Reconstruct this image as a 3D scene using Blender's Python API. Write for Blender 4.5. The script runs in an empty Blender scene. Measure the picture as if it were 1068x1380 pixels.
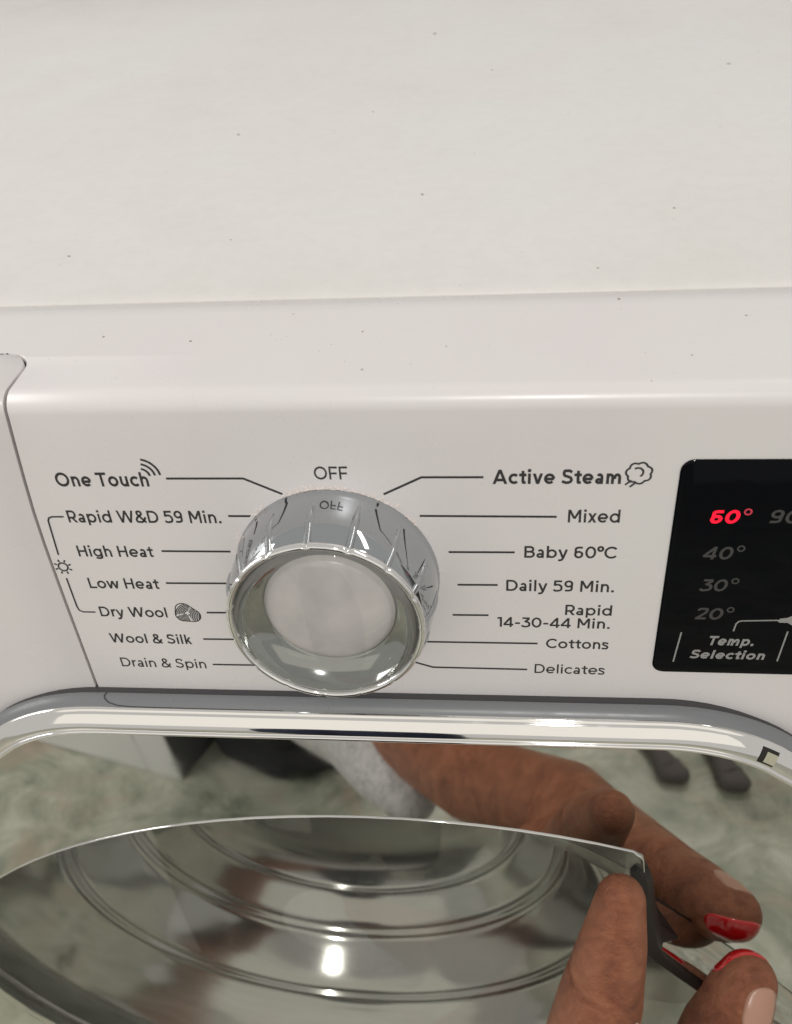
import bpy, bmesh, math, random
from mathutils import Vector, Matrix
R = math.radians
sin, cos, pi = math.sin, math.cos, math.pi
random.seed(7)
scene = bpy.context.scene
COL = scene.collection
S = 0.00088                       # layout units (about a millimetre) to metres
TH = R(8.0)                       # the control panel leans back by this much

# ------------------------------------------------------------------ camera
cam_data = bpy.data.cameras.new('camera')
cam = bpy.data.objects.new('camera', cam_data)
COL.objects.link(cam)
cam_data.sensor_fit = 'VERTICAL'
cam_data.sensor_height = 36.0
cam_data.lens = 30.0
cam_data.clip_start = 0.005
cam_data.clip_end = 60.0
cam.matrix_world = Matrix((
    (0.99344582, -0.00363102, 0.11424627, 41.91063 * S),
    (0.08721358, 0.67015453, -0.73707985, -156.62373 * S),
    (-0.07388631, 0.74221272, 0.66607889, 164.79680 * S),
    (0, 0, 0, 1)))
cam_data.dof.use_dof = True
cam_data.dof.focus_distance = 238 * S
cam_data.dof.aperture_fstop = 22.0
scene.camera = cam

# ------------------------------------------------------------------ light
world = bpy.data.worlds.new('World')
scene.world = world
world.use_nodes = True
wbg = world.node_tree.nodes['Background']
wbg.inputs['Color'].default_value = (0.93, 0.90, 0.86, 1)
wbg.inputs['Strength'].default_value = 0.56

def area(name, loc, target, sx, sy, power, col):
    l = bpy.data.lights.new(name, 'AREA')
    l.shape = 'RECTANGLE'; l.size = sx; l.size_y = sy
    l.energy = power; l.color = col
    o = bpy.data.objects.new(name, l); COL.objects.link(o)
    o.location = Vector(loc)
    o.rotation_euler = (Vector(target) - Vector(loc)).to_track_quat('-Z', 'Y').to_euler()
    return o
area('ceiling_lamp', (0.85, 0.55, 1.35), (0.1, 0.2, 0), 0.9, 0.12, 2.3, (1.0, 0.96, 0.90))
area('ceiling_lamp', (0.20, -1.45, 1.75), (0, 0, -0.02), 0.05, 0.13, 15.5, (1.0, 0.97, 0.94))
area('broad_light', (0.0, -1.95, 0.95), (0, 0, 0.0), 4.4, 1.5, 7.6, (1.0, 0.93, 0.80))  # added fill, not a known window: brightens panel, lends chrome its cream reflection
area('broad_light', (-1.5, 0.15, 0.45), (-0.45, -0.45, -0.7), 0.7, 0.9, 13.0, (1.0, 0.98, 0.96))  # window at the left, turned to brighten the white box

vs = scene.view_settings
vs.view_transform = 'Standard'; vs.look = 'None'; vs.exposure = 0.0; vs.gamma = 1.0
vs.use_curve_mapping = False

# ------------------------------------------------------------------ materials
def mat(name, base, rough=0.5, metal=0.0, spec=0.5, coat=0.0, coat_rough=0.05):
    m = bpy.data.materials.new(name); m.use_nodes = True
    b = m.node_tree.nodes['Principled BSDF']
    b.inputs['Base Color'].default_value = (*base, 1)
    b.inputs['Roughness'].default_value = rough
    b.inputs['Metallic'].default_value = metal
    b.inputs['Specular IOR Level'].default_value = spec
    b.inputs['Coat Weight'].default_value = coat
    b.inputs['Coat Roughness'].default_value = coat_rough
    return m

def noise(m, scale, detail=4.0, rough=0.55, dist=0.0, stretch=(1, 1, 1), kind='noise'):
    nt = m.node_tree
    tc = nt.nodes.new('ShaderNodeTexCoord')
    mp = nt.nodes.new('ShaderNodeMapping'); mp.inputs['Scale'].default_value = stretch
    nt.links.new(tc.outputs['Object'], mp.inputs['Vector'])
    n = nt.nodes.new('ShaderNodeTexNoise')
    n.inputs['Scale'].default_value = scale; n.inputs['Detail'].default_value = detail
    n.inputs['Roughness'].default_value = rough; n.inputs['Distortion'].default_value = dist
    nt.links.new(mp.outputs['Vector'], n.inputs['Vector'])
    return n.outputs['Fac']

def ramp(m, fac, stops):
    nt = m.node_tree
    r = nt.nodes.new('ShaderNodeValToRGB')
    els = r.color_ramp.elements
    while len(els) < len(stops): els.new(0.5)
    for e, (p, c) in zip(els, stops):
        e.position = p; e.color = (*c, 1) if len(c) == 3 else c
    nt.links.new(fac, r.inputs['Fac'])
    return r.outputs['Color']

def to(m, out, inp):
    m.node_tree.links.new(out, m.node_tree.nodes['Principled BSDF'].inputs[inp])

def g3(v): return (v, v, v)

def bump(m, fac, strength, dist):
    nt = m.node_tree
    b = nt.nodes.new('ShaderNodeBump')
    b.inputs['Strength'].default_value = strength; b.inputs['Distance'].default_value = dist
    nt.links.new(fac, b.inputs['Height'])
    to(m, b.outputs['Normal'], 'Normal')

def mixc(m, fac, a, b, mode='MIX'):
    nt = m.node_tree
    x = nt.nodes.new('ShaderNodeMix'); x.data_type = 'RGBA'; x.blend_type = mode
    def put(v, s):
        if isinstance(v, (tuple, float, int)):
            s.default_value = (*v, 1) if isinstance(v, tuple) else v
        else: nt.links.new(v, s)
    put(fac, x.inputs['Factor']); put(a, x.inputs['A']); put(b, x.inputs['B'])
    return x.outputs['Result']

M = {}
# glossy white plastic of the fascia
m = M['fascia'] = mat('white_plastic', (0.72, 0.70, 0.69), 0.24)
to(m, ramp(m, noise(m, 22, 4, 0.6), [(0.32, (0.725, 0.695, 0.695)), (0.5, (0.738, 0.712, 0.708)), (0.68, (0.735, 0.722, 0.708))]), 'Base Color')
to(m, ramp(m, noise(m, 60, 5), [(0.3, g3(0.24)), (0.75, g3(0.36))]), 'Roughness')
bump(m, noise(m, 9, 1), 0.25, 0.002)
# dusty enamel of the worktop
m = M['worktop'] = mat('white_enamel', (0.72, 0.71, 0.68), 0.4)
c1 = ramp(m, noise(m, 4.5, 8, 0.66, 0.2), [(0.34, (0.715, 0.70, 0.665)), (0.50, (0.76, 0.742, 0.718)), (0.64, (0.758, 0.758, 0.748))])
c2 = ramp(m, noise(m, 170, 9, 0.8, 0.2), [(0.40, g3(0.97)), (0.55, g3(1.0))])
to(m, mixc(m, 1.0, c1, c2, 'MULTIPLY'), 'Base Color')
to(m, ramp(m, noise(m, 40, 6), [(0.3, g3(0.30)), (0.75, g3(0.55))]), 'Roughness')
M['ink'] = mat('printed_ink', (0.035, 0.033, 0.035), 0.45)
M['gap'] = mat('seam_shadow_plastic', (0.06, 0.058, 0.062), 0.6)
m = M['chrome'] = mat('polished_chrome', (0.90, 0.89, 0.87), 0.04, 1.0)
bump(m, noise(m, 20, 1, 0.4, 0.3), 0.16, 0.003)
to(m, ramp(m, noise(m, 90, 5), [(0.35, g3(0.025)), (0.75, g3(0.10))]), 'Roughness')
m = M['knob_chrome'] = mat('knob_chrome', (0.46, 0.485, 0.505), 0.05, 1.0)
to(m, ramp(m, noise(m, 240, 5), [(0.35, g3(0.015)), (0.8, g3(0.10))]), 'Roughness')
M['rim'] = mat('bright_rim_chrome', (0.88, 0.88, 0.87), 0.05, 1.0)
m = M['bowl'] = mat('smoked_metal', (0.40, 0.41, 0.40), 0.10, 1.0)
m = M['dome'] = mat('pearl_plastic', (0.55, 0.525, 0.52), 0.3)
to(m, ramp(m, noise(m, 55, 4, 0.6, 0.4), [(0.30, (0.52, 0.495, 0.49)), (0.55, (0.66, 0.62, 0.62)), (0.72, (0.74, 0.69, 0.695))]), 'Base Color')
M['lens'] = bpy.data.materials.new('clear_lens'); M['lens'].use_nodes = True
nt = M['lens'].node_tree; nt.nodes.clear()
out = nt.nodes.new('ShaderNodeOutputMaterial'); mx = nt.nodes.new('ShaderNodeMixShader')
gl = nt.nodes.new('ShaderNodeBsdfGlossy'); gl.inputs['Roughness'].default_value = 0.02
tr = nt.nodes.new('ShaderNodeBsdfTransparent'); tr.inputs['Color'].default_value = (0.93, 0.94, 0.93, 1)
mx.inputs['Fac'].default_value = 0.07
nt.links.new(tr.outputs[0], mx.inputs[1]); nt.links.new(gl.outputs[0], mx.inputs[2]); nt.links.new(mx.outputs[0], out.inputs['Surface'])
m = M['grey'] = mat('grey_door_shell', (0.20, 0.21, 0.22), 0.38, 0.0)
to(m, ramp(m, noise(m, 120, 4), [(0.3, g3(0.25)), (0.8, g3(0.42))]), 'Roughness')
m = M['mirror'] = mat('mirror_face', (0.585, 0.59, 0.555), 0.02, 1.0)
to(m, ramp(m, noise(m, 55, 6), [(0.45, g3(0.012)), (0.8, g3(0.075))]), 'Roughness')
bump(m, noise(m, 7, 1), 0.06, 0.004)
m = M['bowl_glass'] = mat('door_bowl', (0.44, 0.445, 0.425), 0.3, 0.88)
to(m, ramp(m, noise(m, 30, 5), [(0.35, g3(0.11)), (0.75, g3(0.17))]), 'Roughness')
m = M['handle'] = mat('handle_black', (0.010, 0.009, 0.008), 0.45)
m = M['display'] = mat('display_glass', (0.001, 0.0015, 0.003), 0.05, 0.0, 0.14)
M['lamp_off'] = mat('unlit_digit', (0.055, 0.053, 0.052), 0.5)
M['display_print'] = mat('display_print', (0.30, 0.30, 0.29), 0.5)
m = M['red'] = mat('lit_red_digit', (0.4, 0.0, 0.02), 0.5)
b = m.node_tree.nodes['Principled BSDF']
b.inputs['Emission Color'].default_value = (1.0, 0.004, 0.025, 1); b.inputs['Emission Strength'].default_value = 1.15
m = M['red_dim'] = mat('lit_red_ring', (0.2, 0.02, 0.03), 0.5)
b = m.node_tree.nodes['Principled BSDF']
b.inputs['Emission Color'].default_value = (0.6, 0.03, 0.06, 1); b.inputs['Emission Strength'].default_value = 0.6
# tinted, half-mirrored window pane
m = M['pane'] = bpy.data.materials.new('smoked_window'); m.use_nodes = True
nt = m.node_tree; nt.nodes.clear()
out = nt.nodes.new('ShaderNodeOutputMaterial'); mx = nt.nodes.new('ShaderNodeMixShader')
gl = nt.nodes.new('ShaderNodeBsdfGlossy'); gl.inputs['Color'].default_value = (0.80, 0.82, 0.78, 1); gl.inputs['Roughness'].default_value = 0.03
tr = nt.nodes.new('ShaderNodeBsdfTransparent'); tr.inputs['Color'].default_value = (0.9, 0.9, 0.87, 1)
mx.inputs['Fac'].default_value = 0.10
nt.links.new(tr.outputs[0], mx.inputs[1]); nt.links.new(gl.outputs[0], mx.inputs[2]); nt.links.new(mx.outputs[0], out.inputs['Surface'])
# skin
m = M['skin'] = mat('brown_skin', (0.30, 0.135, 0.075), 0.42)
c1 = ramp(m, noise(m, 75, 9, 0.72, 0.6), [(0.3, (0.15, 0.044, 0.021)), (0.5, (0.30, 0.102, 0.047)), (0.72, (0.42, 0.165, 0.088))])
to(m, c1, 'Base Color')
m.node_tree.nodes['Principled BSDF'].inputs['Subsurface Weight'].default_value = 0.12
m.node_tree.nodes['Principled BSDF'].inputs['Subsurface Radius'].default_value = (0.004, 0.0015, 0.0008)
bump(m, noise(m, 480, 8, 0.75, 0.8, (0.6, 0.8, 1.3)), 0.75, 0.0016)
M['red_nail'] = mat('red_nail_polish', (0.62, 0.008, 0.012), 0.08, 0, 0.5, 1.0)
M['pale_nail'] = mat('pale_nail', (0.44, 0.24, 0.17), 0.28)
m = M['sleeve'] = mat('grey_knit', (0.6, 0.58, 0.57), 0.9)
to(m, ramp(m, noise(m, 130, 6, 0.7), [(0.3, g3(0.42)), (0.7, (0.68, 0.65, 0.64))]), 'Base Color')
bump(m, noise(m, 220, 5), 0.8, 0.004)
M['navy'] = mat('navy_cloth', (0.010, 0.014, 0.035), 0.85)
M['slipper'] = mat('slipper_rubber', (0.10, 0.085, 0.08), 0.7)
M['standin_black'] = mat('standin_black', (0.02, 0.02, 0.022), 0.95)
M['black'] = mat('black_shoe', (0.012, 0.011, 0.011), 0.45)
M['cabinet'] = mat('white_board', (0.9, 0.9, 0.9), 0.35)
M['shaded_board'] = mat('shaded_board', (0.10, 0.10, 0.11), 0.5)  # shade on the white box's unlit side, put into its colour
M['lint'] = mat('lint', (0.80, 0.73, 0.70), 0.95)
M['speck'] = mat('dark_speck', (0.38, 0.34, 0.30), 0.9)
# green-grey stone floor
m = M['floor'] = mat('green_grey_stone', (0.2, 0.21, 0.18), 0.35)
c1 = ramp(m, noise(m, 7.5, 10, 0.72, 1.2, (1, 1.6, 1)), [(0.30, (0.15, 0.165, 0.125)), (0.45, (0.35, 0.37, 0.29)), (0.56, (0.52, 0.52, 0.43)), (0.72, (0.74, 0.72, 0.64))])
c2 = ramp(m, noise(m, 2.6, 5, 0.6, 2.2), [(0.50, g3(0.0)), (0.62, g3(0.55))])
to(m, mixc(m, c2, c1, (0.50, 0.36, 0.28)), 'Base Color')

# ------------------------------------------------------------------ mesh helpers (layout units)
class MB:
    def __init__(self): self.v = []; self.f = []
    def add(self, vs, fs):
        o = len(self.v); self.v += [tuple(p) for p in vs]; self.f += [tuple(i + o for i in q) for q in fs]
    def strip(self, A, B):            # two rails of equal length
        n = len(A); self.add(list(A) + list(B), [(i, i + 1, n + i + 1, n + i) for i in range(n - 1)])
    def grid(self, rows, close=False):
        n = len(rows[0]); vs = [p for r in rows for p in r]; fs = []
        for j in range(len(rows) - 1):
            for i in range(n if close else n - 1):
                k = (i + 1) % n
                fs.append((j * n + i, j * n + k, (j + 1) * n + k, (j + 1) * n + i))
        self.add(vs, fs)
    def box(self, x0, x1, y0, y1, z0, z1):
        self.add([(x, y, z) for z in (z0, z1) for y in (y0, y1) for x in (x0, x1)],
                 [(0, 2, 3, 1), (4, 5, 7, 6), (0, 1, 5, 4), (2, 6, 7, 3), (0, 4, 6, 2), (1, 3, 7, 5)])
    def cap(self, loop): self.add(loop, [tuple(range(len(loop)))])
    def tube(self, path, r, n=8, closed=False):
        P = [Vector(p) for p in path]; rows = []
        rr = r if callable(r) else (lambda t: r)
        N = len(P)
        for i, p in enumerate(P):
            a = P[(i - 1) % N] if (closed or i > 0) else p
            b_ = P[(i + 1) % N] if (closed or i < N - 1) else p
            t = (b_ - a).normalized()
            u = t.cross(Vector((0.31, 0.2, 0.93)))
            if u.length < 0.05: u = t.cross(Vector((1, 0, 0)))
            u.normalize(); w = t.cross(u)
            q = rr(i / max(1, N - 1))
            rows.append([tuple(p + (u * cos(k * 2 * pi / n) + w * sin(k * 2 * pi / n)) * q) for k in range(n)])
        if closed: rows.append(rows[0])
        self.grid(rows, True)
        if not closed: self.cap(rows[0][::-1]); self.cap(rows[-1])

def obj(name, mb, material, parent=None, smooth=False, angle=None):
    me = bpy.data.meshes.new(name)
    me.from_pydata([(x * S, y * S, z * S) for x, y, z in mb.v], [], mb.f)
    me.materials.append(material)
    bm = bmesh.new(); bm.from_mesh(me)
    bmesh.ops.remove_doubles(bm, verts=bm.verts, dist=1e-7)
    bmesh.ops.recalc_face_normals(bm, faces=bm.faces)
    bm.to_mesh(me); bm.free()
    if smooth:
        for p in me.polygons: p.use_smooth = True
        if angle: me.set_sharp_from_angle(angle=R(angle))
    o = bpy.data.objects.new(name, me); COL.objects.link(o)
    if parent: attach(o, parent)
    return o

def attach(o, parent):
    o.parent = parent
    off = Vector((0, 0, 0)); p = parent
    while p: off += p.location; p = p.parent
    if parent.type == 'EMPTY': o.matrix_parent_inverse = Matrix.Translation(-off)

def empty(name, loc):
    o = bpy.data.objects.new(name, None); COL.objects.link(o)
    o.location = Vector(loc) * S; o.empty_display_size = 0.05
    return o

def tag(o, label, cat, group=None, kind=None):
    o['label'] = label; o['category'] = cat
    if group: o['group'] = group
    if kind: o['kind'] = kind

UPV = Vector((0, sin(TH), cos(TH))); NV = Vector((0, -cos(TH), sin(TH)))
def pan(u, v, h=0.0):               # a point on the control panel: right, up along it, out of it
    p = Vector((u, 0, 0)) + UPV * v + NV * h
    return (p.x, p.y, p.z)

# ================================================================== setting
FLOOR = -912.0
fb = MB(); fb.grid([[(x, y, FLOOR) for x in (-4000, 0, 4000)] for y in (-5000, -1500, 2500)])
floor = obj('floor', fb, M['floor']); floor['kind'] = 'structure'

# ================================================================== washing machine
wm = empty('washing_machine', (40, 250, FLOOR))
tag(wm, 'white washing machine with chrome programme knob, black display and mirrored door', 'washing machine')
XL, XR = -330.0, 420.0
ZT = 53.4                            # level of the fascia's top
RE = 5.5                             # radius of its front edge

# fascia profile, from the worktop forward, over the edge and down the panel
prof = []
turn = R(82); tl = RE * math.tan(turn / 2)
vc = ZT / cos(TH); yc = vc * sin(TH)          # where top and panel planes meet
ccy, ccz = yc + tl, ZT - RE                   # centre of the edge arc
TOPB = 28.6                                   # y where the drawer begins on the top
prof_top = [(54.0, ZT - 3.0), (53.95, ZT - 0.3), (53.6, ZT)] + [(y, ZT) for y in (47, 41, 35, TOPB)]
prof_low = [(y, ZT) for y in (TOPB, 27.9, 27, 26, 25, 24, 22.5, 20.6, 16)]
for k in range(13):
    a = turn * k / 12
    prof_low.append((ccy - RE * sin(a), ccz + RE * cos(a)))
for v in (40, 30, 20, 10, 0, -10, -20, -30, -40, -45.5):
    p = pan(0, v); prof_low.append((p[1], p[2]))
yb = pan(0, -45.5)[1]
prof_low += [(yb - 0.5, pan(0, -45.5)[2] - 4), (yb - 0.6, -60), (yb - 0.6, -76)]
YF = yb - 0.6                                 # cabinet front plane

def normals(pr):
    out = []
    for i in range(len(pr)):
        a = pr[max(0, i - 1)]; b_ = pr[min(len(pr) - 1, i + 1)]
        d = Vector((b_[0] - a[0], b_[1] - a[1])).normalized()
        out.append((d.y, -d.x))               # outward: up on the top, forward on the front
    return out
XS = -80.6; GAP = 0.42                        # seam between drawer and panel
def seam(y, z):                               # x of the seam along the profile
    d = TOPB - y if abs(z - ZT) < 1e-6 else 99
    r = 8.0
    x = XS + 2.3 * max(0.0, min(1.0, (z - 12) / 36)) ** 1.5 + 0.5 * max(0.0, min(1.0, (-z - 5) / 40))
    if d < r: return x - r + math.sqrt(max(0, r * r - (r - d) ** 2))
    return x
nl = normals(prof_low)
def off(i, h): return (prof_low[i][0] + nl[i][0] * h, prof_low[i][1] + nl[i][1] * h)

fm = MB()
fm.grid([[(x, y, z) for x in (XL, XS - 5.7, XS + 3, 40, 160, XR)] for y, z in prof_top])
rows = []
for i, (y, z) in enumerate(prof_low):
    x = seam(y, z) + GAP
    a = off(i, -0.22); d = off(i, -2.6)
    rows.append([(x, d[0], d[1]), (x + 0.03, a[0], a[1]), (x + 0.3, y, z), (-30, y, z), (40, y, z), (160, y, z), (XR, y, z)])
fm.grid(rows)
fm.grid([[(x, TOPB, ZT), (x, TOPB, ZT - 2.6)] for x in (XL, XS - 5.7)])
fascia = obj('control_panel', fm, M['fascia'], wm, True, 50)

dm = MB(); rows = []
for i, (y, z) in enumerate(prof_low):
    x = seam(y, z) - GAP
    yy = min(y, TOPB - 2 * GAP)
    a = off(i, -0.22); d = off(i, -2.6)
    rows.append([(XL, yy, z), (min(x, -150), yy, z), (-100, yy, z) if x > -95 else (x - 3, yy, z), (x - 0.3, yy, z), (x - 0.03, min(a[0], TOPB), a[1]), (x, min(d[0], TOPB), d[1])])
dm.grid(rows)
obj('detergent_drawer', dm, M['fascia'], wm, True, 50)
bm_ = MB(); rows = []
for i, (y, z) in enumerate(prof_low):
    d = off(i, -2.4); x = seam(y, z); rows.append([(x - 4, d[0], d[1]), (x + 3, d[0], d[1])])
bm_.grid(rows); bm_.grid([[(x, TOPB + 2, ZT - 2.4), (x, TOPB - 3, ZT - 2.4)] for x in (XL, XS - 4)])
obj('drawer_gap', bm_, M['gap'], wm)

# worktop slab with a softly rounded front edge
ZW = ZT + 0.9; wt = MB(); pr = [(54.12, ZT - 3), (54.12, ZW - 0.85)]
for k in range(7):
    a = pi / 2 * k / 6; pr.append((54.12 + 5.0 * (1 - cos(a)), ZW - 0.85 + 0.85 * sin(a)))
pr += [(y, ZW) for y in (70, 120, 220, 400, 585)] + [(590, ZW - 3), (590, ZT - 26), (57, ZT - 26)]
wt.grid([[(x, y, z) for x in (XL - 2, -90, 60, 240, XR + 2)] for y, z in pr])
obj('worktop', wt, M['worktop'], wm, True, 40)
cb = MB()
for x0 in (XL, XR - 3): cb.box(x0, x0 + 3, 62, 590, FLOOR + 12, ZT - 27)
cb.box(XL, XR, 587, 589.5, FLOOR + 12, ZT - 27)
for x in (XL + 40, XR - 40):
    for y in (90, 560): cb.box(x - 18, x + 18, y - 18, y + 18, FLOOR, FLOOR + 12)
obj('cabinet_body', cb, M['fascia'], wm)

# ------------------------------------------------------------------ door outline (x, z); e shrinks it inward
DCX, DZT = 5.0, -43.0
def outline(e=0.0, n=8):
    half = []
    a0 = 84.0; r1 = 60.0; A1 = R(36); r2 = 255.0
    pts = [(0, 0, 0), (a0 * 0.33, 0, 0), (a0 * 0.66, 0, 0)]           # x, z, tangent angle
    for k in range(n + 1):
        a = A1 * k / n; pts.append((a0 + r1 * sin(a), -r1 * (1 - cos(a)), a))
    bx, bz = pts[-1][0], pts[-1][1]
    cx_, cz_ = bx - r2 * sin(A1), bz - r2 * cos(A1)
    for k in range(1, 22):
        a = A1 + (pi - A1) * k / 21; pts.append((cx_ + r2 * sin(a), cz_ + r2 * cos(a), a))
    res = []
    for x, z, a in pts: res.append((x - e * sin(a), z - e * cos(a)))
    right = [(DCX + x, DZT + z) for x, z in res]
    left = [(DCX - x, DZT + z) for x, z in res[1:]]
    return right + left[::-1]
tilt = 0.0105                                                     # the door hangs a hair off level
def ol(e, y): return [(x, y, z + tilt * (x - DCX)) for x, z in outline(e)]

fp = MB()
inner = outline(6); N = len(inner); ro = []; ri = []
for x, z in inner:
    zz = min(z + tilt * (x - DCX), -76.3); ri.append((x, YF, zz))
    t = max(abs(x - 79) / 341.0, abs(zz + 488) / 411.7, 1e-3)
    ro.append((79 + (x - 79) / t, YF, -488 + (zz + 488) / t))
ri = [p if p[2] < -76.4 else p for p in ri]
fp.grid([ri, ro], True)
obj('front_panel', fp, M['fascia'], wm, True)

gb = MB()
gb.grid([ol(0.6, YF + 3.0), ol(0.6, -9.2)], True)
obj('door_gap', gb, M['gap'], wm)
db = MB()
gp = [(0.9, -8.6), (0.2, -8.55), (-0.2, -8.8), (-0.35, -9.3), (-0.2, -10.2), (0.25, -11.3), (0.9, -12.3), (1.6, -12.9)]
db.grid([ol(e, y) for e, y in gp], True)
door = obj('door', db, M['grey'], wm, True)
cr = MB()
cp = [(1.6, -12.7), (1.45, -13.0), (1.9, -13.75), (2.25, -13.9), (2.35, -14.15), (3.2, -15.1), (4.3, -16.05), (5.4, -16.8), (6.2, -17.2), (6.7, -17.35), (6.95, -17.3), (7.1, -16.9), (7.35, -16.9), (7.4, -17.6), (7.8, -18.0), (8.3, -18.05), (8.75, -17.8), (9.0, -17.2), (9.1, -16.4), (9.6, -15.9)]
cr.grid([ol(e, y) for e, y in cp], True)
obj('chrome_ring', cr, M['chrome'], door, True)

# window disc: a circle with a grip notch cut into its upper right
WX, WZ, WR, WY = 5.0, -337.5, 238.6, -16.25
def dome_y(x, z): return WY - 26.0 * max(0.0, 1 - ((x - WX) ** 2 + (z - WZ) ** 2) / WR ** 2)
def disc_outline(e=0.0):
    r = WR - e; pts = []
    xa = 88.5 - e
    aa = math.asin((xa - WX) / r)                                  # where the notch starts, from the top
    n = 90
    a_end = R(100)
    for k in range(n + 1):                                         # counter-clockwise from a_end round to aa
        a = a_end + (2 * pi + aa - a_end) * k / n
        pts.append((WX + r * sin(a), WZ + r * cos(a)))
    zt = pts[-1][1]
    for t in (0.25, 0.5, 0.75, 1.0):                               # small rounded corner
        a = t * pi / 2; pts.append((xa + 4.0 * sin(a), zt - 1.5 - 4.5 * (1 - cos(a))))
    pts += [(94.0 - e, -132), (96.0 - e, -146), (98.5 - e, -160 - e * 0.5), (101.5 - e, -167 - e * .7)]
    pts += [(126 - e, -198 - e), (160 - e, -240 - e), (200 - e, -292 - e)]
    return pts
def dl(e, y): return [(x, dome_y(x, z) + y, z) for x, z in disc_outline(e)]
pm = MB()
L = disc_outline(0.4); rows = []
for k in range(41):
    t = max(1e-4, k / 40); rows.append([(WX + (x - WX) * t, dome_y(WX + (x - WX) * t, WZ + (z - WZ) * t), WZ + (z - WZ) * t) for x, z in L])
pm.grid(rows, True)
obj('window_pane', pm, M['pane'], door, True)
tm = MB(); tm.grid([[(x, -15.8, z) for x, z in disc_outline(0)], dl(0, 0.1), dl(0.1, -0.1), dl(0.22, -0.16), dl(0.4, -0.12), dl(0.5, 0.05)], True)
obj('window_trim', tm, M['rim'], door, True)

# mirrored flat face of the door between ring and window
mf = MB()
A = ol(9.6, -16.0)
bmf = bmesh.new()
va = [bmf.verts.new(p) for p in A]; vb = [bmf.verts.new((x, -16.0, z)) for x, z in disc_outline(1.0)]
ea = [bmf.edges.new((va[i], va[(i + 1) % len(va)])) for i in range(len(va))]
eb = [bmf.edges.new((vb[i], vb[(i + 1) % len(vb)])) for i in range(len(vb))]
bmesh.ops.triangle_fill(bmf, use_beauty=True, edges=ea + eb)
bmf.verts.index_update()
mf.v = [tuple(v.co) for v in bmf.verts]; mf.f = [tuple(v.index for v in f.verts) for f in bmf.faces]
bmf.free()
obj('mirror_face', mf, M['mirror'], door)

# bowl behind the smoked window, with its moulded rings
bw = MB(); BX, BZ = -42.0, -292.0
bp = [(200, -8), (176, 4), (160, 20), (153, 30), (150, 34), (147, 37.5), (144, 37.5), (142.5, 40.5), (140, 40.5), (138, 43), (134, 50), (128, 62), (125, 68), (122, 69), (120, 72), (117, 72.5), (112, 78), (104, 87), (101, 88), (98, 92), (80, 100), (40, 106), (0.01, 108)]
fine = []
for i in range(len(bp) - 1):
    q = [Vector(bp[max(0, i - 1)]), Vector(bp[i]), Vector(bp[i + 1]), Vector(bp[min(len(bp) - 1, i + 2)])]
    for k in range(4):
        t = k / 4
        fine.append(0.5 * (2 * q[1] + (q[2] - q[0]) * t + (2 * q[0] - 5 * q[1] + 4 * q[2] - q[3]) * t * t + (3 * q[1] - q[0] - 3 * q[2] + q[3]) * t ** 3))
fine.append(Vector(bp[-1])); NB = 144
bw.grid([[(WX + 238.0 * cos(2 * pi * k / NB), -14.5, WZ + 238.0 * sin(2 * pi * k / NB)) for k in range(NB)]] + [[(BX + max(0.01, r) * cos(2 * pi * k / NB), y, BZ + max(0.01, r) * sin(2 * pi * k / NB)) for k in range(NB)] for r, y in fine], True)
obj('glass_bowl', bw, M['bowl_glass'], door, True)

# black grip along the notch
hb = MB()
hp = [(88.6, -122, 2.4), (90.2, -127, 6.4), (91.6, -134, 7.4), (93.4, -146, 7.8), (95.2, -157, 8.0), (97.6, -165, 7.4), (101.5, -172.5, 5.4), (113, -187, 4.2), (126, -203, 3.8), (150, -233, 3.6), (176, -266, 3.4)]
ra, rb, rc, rd = [], [], [], []
for i, (x, z, w) in enumerate(hp):
    a = hp[max(0, i - 1)]; b_ = hp[min(len(hp) - 1, i + 1)]
    t = Vector((b_[0] - a[0], b_[1] - a[1])).normalized(); nx, nz = -t.y, t.x
    if nx < 0: nx, nz = -nx, -nz
    ra.append((x - nx * w * .30, dome_y(x, z) - 0.2, z - nz * w * .30)); rb.append((x - nx * w * .22, dome_y(x, z) - 2.0, z - nz * w * .22))
    rc.append((x + nx * w * .55, dome_y(x, z) - 1.4, z + nz * w * .55)); rd.append((x + nx * w * .75, -16.1, z + nz * w * .75))
hb.grid([ra, rb, rc, rd]); hb.cap([ra[0], rb[0], rc[0], rd[0]])
obj('handle', hb, M['handle'], door, True, 40)
# joint in the door shell
sj = MB()
def on_shell(x, y):
    e = gp[-1][0]
    for (e0, y0), (e1, y1) in zip(gp[2:-1], gp[3:]):
        if y1 <= y <= y0: e = e0 + (e1 - e0) * (y - y0) / (y1 - y0)
    return (x, y, DZT - e + tilt * (x - DCX) + 0.02)
sj.tube([on_shell(-75.6, -9.0), on_shell(-76.0, -10.0), on_shell(-75.6, -11.0), on_shell(-74.2, -11.9), on_shell(-71.5, -12.5), on_shell(-67, -12.7), on_shell(-55, -12.75), on_shell(-20, -12.8)], lambda t: 0.3 * (1 - 0.6 * t), 6)
obj('shell_joint', sj, M['gap'], door)

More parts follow.
